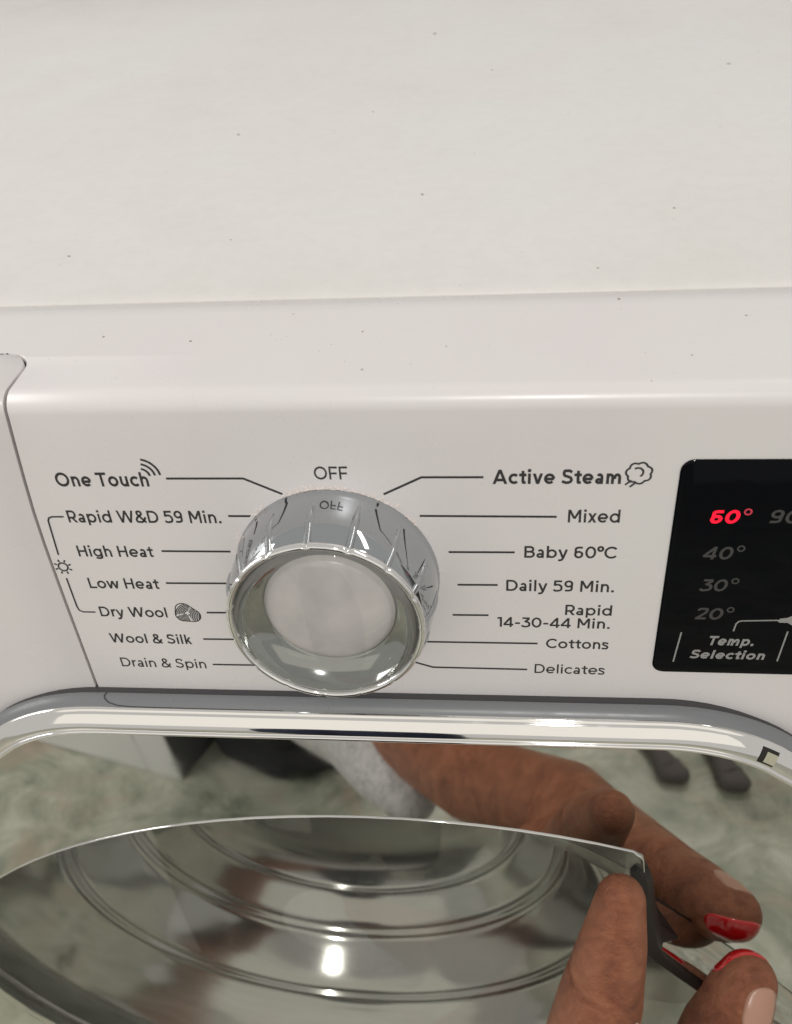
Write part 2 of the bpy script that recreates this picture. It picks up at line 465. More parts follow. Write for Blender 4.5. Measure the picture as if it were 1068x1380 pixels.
def ring_band(e0, e1, lift, xa, xb):
    mb = MB(); rows = []
    for t in range(7):
        e = e0 + (e1 - e0) * t / 6; y = cp[-1][1]
        for (ea_, ya), (eb_, yb_) in zip(cp[1:-1], cp[2:]):
            if ea_ <= e <= eb_: y = ya + (yb_ - ya) * (e - ea_) / (eb_ - ea_); break
        o_ = outline(e, 60); ref = outline(0, 60)[:len(o_) // 2 + 1]; half = [o_[i] for i, p in enumerate(ref) if xa < p[0] < xb]
        rows.append([(x, y - lift, z + tilt * (x - DCX) + lift * .7) for x, z in half])
    n_ = min(len(r) for r in rows); mb.grid([r[:n_] for r in rows]); return mb
obj('reflection_frame', ring_band(2.6, 6.4, 0.10, 118.5, 133), M['handle'], door, True)  # dark border of a reflection modelled onto the ring, no latch here
M['cream'] = mat('cream_reflection', (0.45, 0.44, 0.33), 0.25)
obj('reflection_plate', ring_band(3.3, 5.9, 0.22, 120.4, 133), M['cream'], door, True)  # cream middle of that reflection, given as a coloured plate

# ------------------------------------------------------------------ stroke lettering (cap height 1)
class Glyphs:
    def __init__(self, w): self.w = w; self.h = w / 2; self.s = []
    def path(self, pts, closed=False):
        P = [Vector(p) for p in pts]; n = len(P); h = self.h; A = []; B = []
        for i in range(n):
            if closed: a, c = P[i - 1], P[(i + 1) % n]
            else: a, c = P[max(0, i - 1)], P[min(n - 1, i + 1)]
            d1 = (P[i] - a).normalized() if (P[i] - a).length > 1e-9 else (c - P[i]).normalized()
            d2 = (c - P[i]).normalized() if (c - P[i]).length > 1e-9 else d1
            t = d1 + d2
            t = t.normalized() if t.length > 1e-6 else d1
            nn = Vector((-t.y, t.x)); k = max(0.35, nn.dot(Vector((-d1.y, d1.x))))
            A.append(P[i] + nn * h / k); B.append(P[i] - nn * h / k)
        if closed: A.append(A[0]); B.append(B[0])
        self.s.append((A, B))
    def line(self, x0, y0, x1, y1): self.path([(x0, y0), (x1, y1)])
    def diag(self, x0, y0, x1, y1):          # ends cut level
        d = Vector((x1 - x0, y1 - y0)); k = self.h / (abs(d.y) / d.length)
        self.s.append(([Vector((x0 - k, y0)), Vector((x1 - k, y1))], [Vector((x0 + k, y0)), Vector((x1 + k, y1))]))
    def arc(self, cx, cy, rx, ry, a0, a1, n=0):
        n = n or max(6, int(abs(a1 - a0) / 12)); closed = abs(abs(a1 - a0) - 360) < 1e-6
        pts = [(cx + rx * cos(R(a0 + (a1 - a0) * i / n)), cy + ry * sin(R(a0 + (a1 - a0) * i / n))) for i in range(n + (0 if closed else 1))]
        self.path(pts, closed)
    def curve(self, pts, m=7):
        P = [Vector(p) for p in pts]; o = []
        for i in range(len(P) - 1):
            a, b_, c, d = P[max(0, i - 1)], P[i], P[i + 1], P[min(len(P) - 1, i + 2)]
            for k in range(m):
                t = k / m
                o.append(0.5 * ((2 * b_) + (c - a) * t + (2 * a - 5 * b_ + 4 * c - d) * t * t + (3 * b_ - a - 3 * c + d) * t ** 3))
        o.append(P[-1]); self.path(o)
    def dot(self, x, y, r):
        self.s.append(([Vector((x - r, y - r)), Vector((x - r, y + r))], [Vector((x + r, y - r)), Vector((x + r, y + r))]))

def glyph(ch, w):
    g = Glyphs(w); h = g.h; X = 0.73; l = 0.10 + h
    xr = X / 2 - h + 0.008                                           # radius of round small letters
    if ch == ' ': return [], 0.36
    if ch in 'O0':
        W = 1.06 if ch == 'O' else 0.78
        g.arc(.06 + W / 2, .5, W / 2 - h, .51 - h, 0, 360, 40); return g.s, W + .12
    if ch == 'C':
        g.arc(.06 + .52, .5, .52 - h, .51 - h, 42, 318); return g.s, 1.02
    if ch == 'T': g.line(.03, 1 - h, .83, 1 - h); g.line(.43, 0, .43, 1 - w * .5); return g.s, .86
    if ch == 'F': g.line(l, 0, l, 1); g.line(l, 1 - h, .78, 1 - h); g.line(l, .47, .72, .47); return g.s, .82
    if ch == 'L': g.line(l, 0, l, 1); g.line(l, h, .74, h); return g.s, .77
    if ch == 'H': g.line(l, 0, l, 1); g.line(.88 - h, 0, .88 - h, 1); g.line(l, .5, .88 - h, .5); return g.s, .98
    if ch == 'D':
        g.line(l, 0, l, 1); r = .5 - h
        g.path([(l, h)] + [(.48 + (.48 - h) * cos(R(a)), .5 + r * sin(R(a))) for a in range(-90, 91, 9)] + [(l, 1 - h)]); return g.s, 1.02
    if ch in 'RB':
        g.line(l, 0, l, 1); m_ = .40 if ch == 'R' else .52; r = (1 - h - m_) / 2; c = m_ + r
        g.path([(l, m_)] + [(.52 + (.30 - h) * cos(R(a)), c + r * sin(R(a))) for a in range(-90, 91, 12)] + [(l, 1 - h)])
        if ch == 'R': g.diag(.46, m_, .80 - h * .6, 0); return g.s, .88
        r = (m_ - h) / 2
        g.path([(l, h)] + [(.54 + (.33 - h) * cos(R(a)), h + r + r * sin(R(a))) for a in range(-90, 91, 12)] + [(l, m_)]); return g.s, .92
    if ch == 'A': g.diag(h + .03, 0, .53, 1); g.diag(1.03 - h, 0, .53, 1); g.line(.26, .28, .80, .28); return g.s, 1.06
    if ch == 'W':
        for a, b_ in ((.05 + h, .40), (.72, .40), (.72, 1.04), (1.39 - h, 1.04)): g.diag(a, 1, b_, 0)
        return g.s, 1.44
    if ch == 'M':
        g.line(l, 0, l, 1); g.line(1.04 - h, 0, 1.04 - h, 1)
        g.diag(l + h * .2, 1, .57, .30); g.diag(1.04 - h - h * .2, 1, .57, .30); return g.s, 1.14
    if ch == 'S':
        g.curve([(.72, .80), (.58, .93 - h * .2), (.42, 1 - h + .01), (.24, .93 - h * .3), (.155 + h * .3, .74), (.24, .59), (.43, .52), (.62, .44), (.70, .28), (.62, .10 + h * .5), (.41, h - .01), (.22, .07 + h * .6), (.07, .19)]); return g.s, .84
    if ch == '1': g.line(.33, 0, .33, 1); g.path([(.33, 1 - h), (.26, 1 - h), (.05, .88)]); return g.s, .50
    if ch == '2':
        g.curve([(.10, .78), (.20, .92), (.38, 1 - h + .01), (.56, .92), (.61, .72), (.52, .52), (.15, .10)]); g.line(.08, h, .70, h); return g.s, .76
    if ch == '3':
        g.line(.10, 1 - h, .66, 1 - h); g.diag(.60, 1 - w, .33, .58); g.curve([(.30, .55), (.46, .56), (.62, .44), (.655, .30), (.60, .14), (.38, h - .01), (.18, .09), (.06, .20)]); return g.s, .76
    if ch == '4': g.line(.60, 0, .60, 1); g.path([(.60, 1 - h * .9), (.56, 1 - h * .9), (.10, .29), (.10, .25 - h * .1)]); g.line(.05, .25, .80, .25); return g.s, .86
    if ch == '5':
        g.path([(.68, 1 - h), (.18, 1 - h), (.155, .55), (.16, .54)]); g.curve([(.14, .56), (.28, .61), (.45, .605), (.61, .50), (.66, .32), (.60, .14), (.40, h - .01), (.22, .07), (.07, .17)]); return g.s, .78
    if ch in '69':
        s0 = len(g.s); g.arc(.40, .31, .33 - h, .32 - h, 0, 360, 28); g.curve([(.08 + h, .30), (.09 + h, .55), (.19, .82), (.40, .985 - h), (.56, .98 - h), (.66, .90)])
        if ch == '9': g.s = [([Vector((.80 - p.x, 1 - p.y)) for p in A], [Vector((.80 - p.x, 1 - p.y)) for p in B]) for A, B in g.s]
        return g.s, .80
    if ch == '&':
        g.curve([(.86, .47), (.74, .24), (.56, .08), (.38, h - .01), (.18, .10), (.12, .26), (.24, .46), (.46, .60), (.58, .74), (.53, .90), (.40, 1 - h + .01), (.27, .90), (.25, .75), (.36, .58), (.86, .02)]); return g.s, .94
    if ch == '.': g.dot(.10 + h, h * 1.05, h * 1.15); return g.s, .20 + w
    if ch == '-': g.line(.08, .40, .46, .40); return g.s, .54
    if ch == '°': g.arc(.24, .80, .17, .17, 0, 360, 24); return g.s, .46
    # small letters
    if ch == 'a':
        g.line(.60 - h, 0, .60 - h, .48); g.arc(.355, .455, .245 - h, X - .455 - h + .01, 0, 148); g.arc(.315, .205, .255 - h, .215 - h, 0, 360, 26); return g.s, .70
    if ch == 'o': g.arc(.05 + .38, X / 2, .38 - h, xr, 0, 360, 32); return g.s, .86
    if ch == 'c': g.arc(.05 + .38, X / 2, .38 - h, xr, 44, 316); return g.s, .73
    if ch == 'e': g.arc(.05 + .375, X / 2, .375 - h, xr, 0, 318); g.line(.08 + h, X / 2 - .015, .78 - h * .6, X / 2 - .015); return g.s, .84
    if ch in 'bp':
        g.arc(.47, X / 2, .37 - h, xr, 0, 360, 32); g.line(l, 0 if ch == 'b' else -.23, l, 1.02 if ch == 'b' else X); return g.s, .90
    if ch in 'dg':
        g.arc(.43, X / 2, .37 - h, xr, 0, 360, 32)
        if ch == 'd': g.line(.80 - h, 0, .80 - h, 1.02)
        else: g.path([(.80 - h, X), (.80 - h, .02)] + [(.44 + (.36 - h) * cos(R(a)), .03 + (.25 - h) * sin(R(a))) for a in range(0, -146, -12)])
        return g.s, .90
    if ch in 'hn':
        g.line(l, 0, l, 1.02 if ch == 'h' else X)
        g.path([(l, .34)] + [(.405 + (.305 - h) * cos(R(a)), .40 + (X - .40 - h + .008) * sin(R(a))) for a in range(176, -1, -11)] + [(.71 - h, 0)]); return g.s, .80
    if ch == 'm':
        g.line(l, 0, l, X)
        for x0 in (0, .46):
            g.path([(l + x0, .34)] + [(.36 + x0 + (.26 - h) * cos(R(a)), .42 + (X - .42 - h + .008) * sin(R(a))) for a in range(176, -1, -11)] + [(.62 - h + x0, 0)])
        return g.s, 1.18
    if ch == 'u':
        g.line(.70 - h, 0, .70 - h, X)
        g.path([(l, X)] + [(.395 + (.305 - h) * cos(R(a)), .32 - (.32 - h + .008) * sin(R(a))) for a in range(180, -1, -11)] + [(.70 - h, .4)]); return g.s, .80
    if ch == 'i': g.line(l, 0, l, X); g.dot(l, .93, h * 1.12); return g.s, .20 + w
    if ch == 'l': g.line(l, 0, l, 1.02); return g.s, .20 + w
    if ch == 'k': g.line(l, 0, l, 1.02); g.diag(l, .20, .64 - h, X); g.diag(.34, .44, .68 - h, 0); return g.s, .73
    if ch == 'r': g.line(l, 0, l, X); g.curve([(l, .36), (l + .06, .55), (l + .18, .66), (l + .31, X - h + .04)]); return g.s, .50
    if ch == 's':
        g.curve([(.54, .585), (.40, .66 - h * .2), (.29, X - h + .01), (.15, .66), (.13, .50), (.26, .40), (.42, .335), (.50, .21), (.42, .08), (.28, h - .01), (.15, .06), (.05, .135)]); return g.s, .60
    if ch == 't': g.path([(.20 + h, .92), (.20 + h, .22), (.225 + h, .11), (.30 + h, h + .005), (.40 + h, .035 + h)]); g.line(.04, X - h, .49 + h * .5, X - h); return g.s, .54
    if ch == 'v': g.diag(.03 + h, X, .37, 0); g.diag(.71 - h, X, .37, 0); return g.s, .74
    if ch == 'w':
        for a, b_ in ((.03 + h, .30), (.55, .30), (.55, .80), (1.07 - h, .80)): g.diag(a, X, b_, 0)
        return g.s, 1.10
    if ch == 'x': g.diag(.04 + h, X, .64 - h, 0); g.diag(.64 - h, X, .04 + h, 0); return g.s, .68
    if ch == 'y': g.diag(.03 + h, X, .38, .02); g.path([(.72 - h, X), (.40, .0), (.30, -.16), (.16, -.20), (.06, -.17)]); return g.s, .75
    raise ValueError(ch)

def lay(strokes, mb, fn, hgt):
    for k, (A, B) in enumerate(strokes):
        z = hgt + 0.004 * (k % 5)
        mb.strip([fn(p.x, p.y, z) for p in A], [fn(p.x, p.y, z) for p in B])

def text(name, s, u0, u1, v, cap, weight, material, parent, slant=0.0, hgt=0.05, dv=0.0, h_off=0.0):
    """print s between u0 and u1 with its baseline at v"""
    pen = 0; items = []
    for ch in s:
        st, adv = glyph(ch, weight); items.append((pen, st)); pen += adv
    lo = 0.08; hi = pen - 0.08
    kx = (u1 - u0) / (hi - lo); mb = MB(); z = 0
    for px, st in items:
        lay(st, mb, lambda x, y, zz, px=px: pan(u0 + (px + x - lo) * kx + slant * y * cap, v + y * cap + dv * (px + x - lo) * kx, zz + h_off), hgt)
    return obj(name, mb, material, parent)

def strokes(name, paths, w, material, parent, hgt=0.05):
    g = Glyphs(w)
    for p in paths: g.path(p[0], True) if isinstance(p, tuple) else g.path(p)
    mb = MB(); lay(g.s, mb, lambda x, y, z: pan(x, y, z), hgt)
    return obj(name, mb, material, parent)

ink = M['ink']; W_ = 0.163
LABELS = [
    ('One Touch', -71.0, -46.0, 28.5, 4.25, 0.185), ('OFF', -2.6, 5.7, 30.6, 3.75, 0.15),
    ('Active Steam', 41.7, 72.2, 29.25, 4.1, 0.195),
    ('Rapid W&D 59 Min.', -71.2, -29.0, 17.1, 3.9, W_), ('High Heat', -71.6, -50.2, 5.7, 3.75, W_), ('Low Heat', -71.5, -51.1, -5.5, 3.75, W_),
    ('Dry Wool', -71.0, -50.8, -15.95, 3.7, W_), ('Wool & Silk', -70.4, -45.8, -26.1, 3.65, W_), ('Drain & Spin', -69.6, -43.1, -35.8, 3.65, 0.14),
    ('Mixed', 60.1, 72.9, 17.9, 3.85, W_), ('Baby 60°C', 49.6, 72.9, 6.75, 3.75, W_), ('Daily 59 Min.', 45.1, 73.2, -4.35, 3.75, W_),
    ('Rapid', 60.9, 73.3, -12.45, 3.6, W_), ('14-30-44 Min.', 43.0, 73.1, -17.1, 3.55, W_), ('Cottons', 56.4, 73.1, -24.6, 3.5, W_), ('Delicates', 53.4, 72.8, -34.3, 3.5, 0.145)]
for s, a, b_, v, c, w in LABELS:
    text('program_label', s, a, b_, v, c, w, ink, fascia)
LW = 0.62
for p in ([(-41.2, 30.9), (-21.0, 30.9), (-11.5, 26.2)], [(39.3, 31.2), (24.1, 31.2), (14.4, 26.2)], [(-26.9, 19.4), (-20.7, 19.4)],
          [(-47.5, 7.8), (-28.3, 7.85)], [(-48.7, -3.3), (-30.3, -3.1)], [(-39.0, -13.85), (-31.0, -13.7)], [(-42.0, -24.0), (-30.0, -23.8)], [(-41.0, -34.1), (-25, -33.9)],
          [(23.2, 19.7), (57.4, 19.6)], [(30.2, 8.35), (47.2, 8.45)], [(32.3, -2.5), (42.9, -2.4)], [(30.7, -13.1), (40.5, -13.0)], [(22.0, -23.2), (54.0, -23.0)], [(19.5, -31.2), (24.6, -33.0), (51.4, -33.0)]):
    strokes('leader_line', [p], LW, ink, fascia)
strokes('bracket_line', [[(-72.2, 18.95), (-75.6, 18.9), (-76.5, 18.5), (-76.95, 17.6), (-77.45, 6.1)]], 0.5, ink, fascia)
strokes('bracket_line', [[(-77.5, -2.0), (-77.35, -12.4), (-77.0, -13.8), (-76.0, -14.4), (-72.3, -14.4)]], 0.5, ink, fascia)
def ring(cx, cy, r, n=28, a0=0, a1=360): return [(cx + r * cos(R(a0 + (a1 - a0) * i / n)), cy + r * sin(R(a0 + (a1 - a0) * i / n))) for i in range(n if a1 - a0 == 360 else n + 1)]
strokes('sun_icon', [(ring(-77.3, 2.0, 1.35),)] + [[(-77.3 + 1.75 * cos(R(a)), 2 + 1.75 * sin(R(a))), (-77.3 + 2.6 * cos(R(a)), 2 + 2.6 * sin(R(a)))] for a in range(20, 380, 45)], 0.48, ink, fascia)
strokes('wireless_icon', [ring(-47.6, 31.5, r, 12, 5, 80) for r in (2.3, 3.7, 5.1)], 0.62, ink, fascia)
cl = []
for k in range(72):
    a = k * 5; cl.append((76.2 + (2.65 + .45 * abs(sin(R(a * 3.5 + 20)))) * cos(R(a)), 32.3 + (2.55 + .45 * abs(sin(R(a * 3.5 + 20)))) * sin(R(a))))
strokes('steam_icon', [(cl,), ring(75.9, 32.5, 1.25, 12, -60, 130), [(74.6, 30.3), (73.2, 29.0)], [(75.5, 29.5), (74.3, 28.4)]], 0.5, ink, fascia)
WC = (-44.8, -14.1)
lobes = [(WC[0] - 0.9, WC[1] + 1.15, 2.35), (WC[0] + 1.5, WC[1] - 0.95, 2.25), (WC[0] - 1.3, WC[1] - 0.75, 2.3)]
hull = []
for k in range(72):
    a = k * 5; dx, dy = cos(R(a)), sin(R(a)); best = max(lobes, key=lambda q: q[0] * dx + q[1] * dy + q[2])
    hull.append((best[0] + best[2] * dx, best[1] + best[2] * dy))
def inside(u, v):
    c = False; j = len(hull) - 1
    for i in range(len(hull)):
        (xi, yi), (xj, yj) = hull[i], hull[j]
        if (yi > v) != (yj > v) and u < (xj - xi) * (v - yi) / (yj - yi) + xi: c = not c
        j = i
    return c
wl = []
for (cx_, cy_, r0, dr_, a0, a1, s0, s1) in ((0.75, -0.75, 1.25, 0.47, 60, 200, 62, 192), (-1.5, -0.55, 1.95, 0.50, -60, 60, -70, 58), (-0.5, 2.6, 2.75, 0.46, 200, 320, 196, 287)):
    for k in range(7):
        run = []
        for a in range(a0, a1, 4):
            u = cx_ + (r0 + dr_ * k) * cos(R(a)); v = cy_ + (r0 + dr_ * k) * sin(R(a)); p = math.degrees(math.atan2(v + 0.1, u))
            if p < s0: p += 360
            if p > s1 and p - 360 >= s0: p -= 360
            ok = s0 <= p <= s1 and inside(WC[0] + u, WC[1] + v) and u * u + v * v > 0.35
            if ok: run.append((WC[0] + u, WC[1] + v))
            elif len(run) > 2: wl.append(run); run = []
            else: run = []
        if len(run) > 2: wl.append(run)
strokes('wool_icon', wl + [(hull,)], 0.30, ink, fascia)

# ------------------------------------------------------------------ display
def rrect(x0, x1, y0, y1, r, n=6):
    pts = []
    for cx, cy, a in ((x1 - r, y1 - r, 0), (x0 + r, y1 - r, 90), (x0 + r, y0 + r, 180), (x1 - r, y0 + r, 270)):
        pts += [(cx + r * cos(R(a + 90 * k / n)), cy + r * sin(R(a + 90 * k / n))) for k in range(n + 1)]
    return pts
dp = MB()
def dr(e, h): return [pan(u, v, h) for u, v in rrect(85.6 + e, 250 - e, -32.3 + e, 36.1 - e, 3.2)]
dp.grid([dr(0, -0.2), dr(0, 0.25), dr(0.15, 0.42), dr(0.45, 0.5)], True); dp.cap(dr(0.45, 0.5))
display = obj('display_panel', dp, M['display'], wm, True, 30)
D0 = 0.54
for s, a, b_, v, mt, wt_ in (('60', 94.6, 101.2, 18.2, M['red'], .205), ('90', 108.4, 115.4, 18.3, M['lamp_off'], .17), ('40', 94.6, 101.3, 7.2, M['lamp_off'], .18), ('30', 95.2, 101.5, -3.1, M['lamp_off'], .18), ('20', 95.2, 101.8, -12.7, M['lamp_off'], .18)):
    text('temperature_digits', s, a - .5, b_ - .5, v, 3.9, wt_, mt, display, 0.16, D0)
    strokes('degree_mark', [(ring(b_ + 1.6, v + 3.4, 0.78, 18),)], 0.42, M['red_dim'] if s == '60' else mt, display, D0)
text('display_label', 'Temp.', 99.2, 111.0, -21.8, 3.3, 0.21, M['display_print'], display, 0.16, D0)
text('display_label', 'Selection', 95.2, 114.6, -26.75, 3.1, 0.21, M['display_print'], display, 0.16, D0)
strokes('divider_line', [[(91.9, -17.4), (91.0, -28.2)]], 0.42, M['display_print'], display, D0)
strokes('divider_line', [[(119.0, -16.4), (118.2, -27.2)]], 0.42, M['display_print'], display, D0)
strokes('pointer_line', [[(105.2, -16.7), (105.5, -14.1), (106.1, -13.2), (107.0, -13.0), (115.9, -12.6)]], 0.42, M['display_print'], display, D0)
ic = MB(); pts = [(115.7, -12.9), (116.3, -12.0), (118.0, -11.7), (119.6, -10.7), (122.5, -10.4), (124, -12), (122.5, -13.9), (119.5, -14.2), (118.4, -13.4), (116.4, -13.4)]
ic.cap([pan(u, v, D0) for u, v in pts]); obj('hand_icon', ic, M['display_print'], display)

# ------------------------------------------------------------------ programme knob (axis along the panel normal)
def kp(r, a, h): return pan(r * sin(a), r * cos(a), h)
def lathe(prof_, n=96):
    mb = MB(); mb.grid([[kp(r, 2 * pi * k / n, h) for k in range(n)] for r, h in prof_], True); return mb
def skirt_r(h): return 27.3 - 0.3 * (h / 18) - 2.7 * (h / 18) ** 4
sk = lathe([(27.6, 0.05), (27.6, 0.5), (skirt_r(0.9), 0.9)] + [(skirt_r(h), h) for h in (3, 6, 8, 10, 11.5, 13, 14, 15, 16, 17, 17.7, 18.3)] + [(24.2, 18.9)])
knob = obj('program_knob', sk, M['knob_chrome'], wm, True, 60)
NR = 15
rbm = None
for k in range(NR):
    a = R(-5 + 24 * k); rb_ = MB(); rows = []
    h0 = 4.2
    for t in range(9):
        h = h0 + (18.9 - h0) * t / 8
        wd = (0.25 + 0.75 * min(1, t / 3)) * 0.85; ht = 0.8 * min(1, t / 2.5)
        r = skirt_r(min(h, 18.3)); row = []
        for q in range(9):
            s_ = -1 + q / 4; bulge = ht * (1 - s_ * s_) ** 0.6
            row.append(kp(r - 0.05 + bulge, a + s_ * wd / r * 1.15, h))
        rows.append(row)
    rb_.grid(rows); rb_.cap(rows[-1])
    obj('grip_rib', rb_, M['knob_chrome'], knob, True, 50)
# the rim is scalloped where the ribs meet it
rm = MB(); n = 360; rows = []
rp = [(24.1, 18.2), (24.9, 18.7), (25.2, 19.3), (25.2, 19.9), (24.9, 20.5), (24.4, 20.75), (23.9, 20.6), (23.5, 20.0), (23.35, 19.2)]
for r, h in rp:
    row = []
    for k in range(n):
        a = 2 * pi * k / n; d = ((math.degrees(a) + 5 + 12) % 24) - 12
        s_ = math.exp(-(d / 1.3) ** 2) * (1 if r > 24.6 else 0.25)
        row.append(kp(r - 0.42 * s_, a, h - 0.12 * s_))
    rows.append(row)
rm.grid(rows, True)
obj('rim', rm, M['rim'], knob, True)
bl = lathe([(23.4, 19.5), (22.9, 18.4), (22.0, 17.0), (20.7, 15.6), (19.2, 14.4), (17.8, 13.7), (17.2, 13.5), (16.9, 13.1)])
obj('dial_bowl', bl, M['bowl'], knob, True)
dmm = lathe([(17.05, 13.1), (16.9, 13.6), (16.5, 13.9)] + [(16.5 * cos(R(t)), 13.9 + 3.0 * sin(R(t))) for t in range(8, 90, 8)] + [(0.01, 16.9)])
obj('dial_dome', dmm, M['dome'], knob, True)

ln_ = lathe([(23.4, 19.7)] + [(23.35 * cos(R(t)), 19.7 + 4.2 * sin(R(t))) for t in range(6, 90, 7)] + [(0.01, 23.9)])
obj('dial_lens', ln_, M['lens'], knob, True)

# ================================================================== dust
def blob(mb, c, r, sq, rng):
    bm = bmesh.new(); bmesh.ops.create_icosphere(bm, subdivisions=1, radius=1)
    vv = []
    ax = rng.uniform(0, pi)
    for v in bm.verts:
        k = rng.uniform(0.6, 1.3)
        x, y, z = v.co.x * r * k * rng.uniform(.8, 1.5), v.co.y * r * k, v.co.z * r * sq * k
        vv.append((x * cos(ax) - y * sin(ax), x * sin(ax) + y * cos(ax), z))
    fs = [tuple(v.index for v in f.verts) for f in bm.faces]; bm.free()
    mb.add([Vector(c) + Vector((1, 0, 0)) * x + ((UPV * y + NV * z) if mb.panel else Vector((0, y, z))) for x, y, z in vv], fs)
rng = random.Random(3)
ld = MB(); ld.panel = True
cen = [rng.gauss(0.0, 0.8) for _ in range(40)]
for k in range(520):
    a = rng.choice(cen) + rng.gauss(0, 0.035); rr = 27.65 + abs(rng.gauss(0, 0.55))
    blob(ld, kp(rr, a, 0.05), rng.uniform(0.07, 0.30) * (1.15 if abs(a) < .9 else .8), 0.55, rng)
o = obj('lint', ld, M['lint']); tag(o, 'pinkish white lint gathered round the base of the programme knob', 'lint', kind='stuff')
sp = MB(); sp.panel = False
SP = [(525, 183), (390, 106), (783, 279), (508, 32)]
for x, y, r in ((18, 122, .55), (-60, 190, .7), (96, 104, .5), (11, 330, 1.0), (150, 150, .6), (-90, 84, .5), (140, 250, .8), (40, 260, .6), (70, 66, .4), (-40, 92, .4), (-8, 210, .5), (190, 90, .4)):
    blob(sp, (x, y, ZW), r, 0.5, rng)
for x, y, r in ((-62, 36, .35), (-37, 33, .5), (8, 36, .4), (10, 18, .45), (74, 50, .45), (88, 22, .3), (-12, 46, .3), (30, 28, .28), (104, 40, .28)):
    blob(sp, (x, y, ZT), r, 0.4, rng)
for k in range(30):
    y = 58 + 330 * rng.random() ** 1.6
    blob(sp, (rng.uniform(-160, 190), y, ZW), rng.uniform(.06, .18) * (1 + y / 300), 0.5, rng)
for k in range(40): blob(sp, (rng.uniform(-78, 120), rng.uniform(10, 52), ZT), rng.uniform(.06, .16), 0.5, rng)
o = obj('dust_specks', sp, M['speck']); tag(o, 'scattered dark dust specks on the white top', 'dust', kind='stuff')

# ================================================================== the person at the door
person = empty('person', (-40, -420, FLOOR))
tag(person, 'person in grey sleeve and navy trousers, fingers on the door handle, one nail red', 'person')
def cone(mb, a, b_, ra_, rb2, n=20):
    a, b_ = Vector(a), Vector(b_); t = (b_ - a).normalized(); u = t.orthogonal().normalized(); w = t.cross(u); rows = []
    for k in range(1, 7):
        q = -pi / 2 + pi / 2 * k / 6; rows.append((a + t * ra_ * sin(q), ra_ * cos(q)))
    for k in range(0, 6):
        q = pi / 2 * k / 6; rows.append((b_ + t * rb2 * sin(q), rb2 * cos(q)))
    rr = [[tuple(c + (u * cos(2 * pi * k / n) + w * sin(2 * pi * k / n)) * r) for k in range(n)] for c, r in rows]
    mb.grid(rr, True); mb.cap(rr[0][::-1]); mb.cap(rr[-1])
def chain(mb, J):
    for (a, ra_), (b_, rb2) in zip(J[:-1], J[1:]): cone(mb, a, b_, ra_, rb2)
def remeshed(name, mb, material, parent, vox, it=6):
    o = obj(name, mb, material, parent)
    m1 = o.modifiers.new('r', 'REMESH'); m1.mode = 'VOXEL'; m1.voxel_size = vox * S
    m2 = o.modifiers.new('s', 'SMOOTH'); m2.iterations = it; m2.factor = 0.5
    dg = bpy.context.evaluated_depsgraph_get(); me = bpy.data.meshes.new_from_object(o.evaluated_get(dg))
    o.modifiers.clear(); o.data = me
    for p in me.polygons: p.use_smooth = True
    return o
hm = MB()
wrist = ((88, -150, -322), 25)
chain(hm, [((-96, -416, -609), 40), ((-52, -336, -523), 36), ((28, -206, -395), 31), wrist, ((103, -114, -288), 22), ((113, -83, -253), 20), ((121, -57.5, -223), 18), ((128, -42, -204), 16), ((133.5, -32, -190), 12.6), ((136, -28.5, -185.5), 10.8)])
chain(hm, [wrist, ((86, -118, -312), 24), ((78, -92, -285), 20), ((75, -63, -228), 17.5), ((76.5, -52, -190), 16.2), ((79, -46, -160), 14.4), ((81.5, -38, -134), 11.2), ((83, -31, -117), 8.2)])          # index finger on the glass
for k, (dx, dz) in enumerate(((-22, -16), (-40, -28), (-56, -38))):
    chain(hm, [((86, -122, -316), 23), ((76 + dx, -88, -318 + dz), 18), ((74 + dx, -54, -300 + dz), 15.5), ((76 + dx, -64, -330 + dz), 14), ((80 + dx, -92, -338 + dz), 11)])
hand = remeshed('hand', hm, M['skin'], person, 1.15, 14)
CREASE = [((121.5, -57, -219), (7, 16, 19), (-6.5, -3.6, -1.2, 1.4, 4.4), 1.25, 0.66, 30), ((128.5, -41.5, -201), (5, 10, 14), (-3, -1.2), 0.35, 0.5, 24),
          ((80.5, -42, -147), (2.5, 8, 26), (-2.2, 0.4, 2.6), 0.75, 0.6, 24), ((76, -55, -200), (-1, 11, 38), (-8, -5, -2, 1, 4), 1.0, 0.7, 28), ((95, -132, -305), (15, 36, 34), (-4, 2), 0.6, 0.9, 34)]
hn = [v.normal.copy() for v in hand.data.vertices]; hc = [v.co.copy() for v in hand.data.vertices]; flat = []
for co_, no_ in zip(hc, hn):
    p = co_ / S; d = 0.0
    for c, ax, ss, dep, wd, lim in CREASE:
        q = p - Vector(c)
        if q.length < lim:
            ax = Vector(ax).normalized(); t = q.dot(ax); side = (q - ax * t); ang = math.atan2(side.x, side.z)
            for k, s0 in enumerate(ss):
                d += dep * math.exp(-((t - s0 - 0.9 * sin(2.3 * ang + k * 1.7)) / wd) ** 2) * (0.65 + 0.35 * sin(3 * ang + k))
    flat += list(co_ - no_ * d * S) if d else list(co_)
hand.data.vertices.foreach_set('co', flat); hand.data.update()
from mathutils.bvhtree import BVHTree
hand_bvh = BVHTree.FromPolygons([v.co.copy() for v in hand.data.vertices], [tuple(p.vertices) for p in hand.data.polygons])
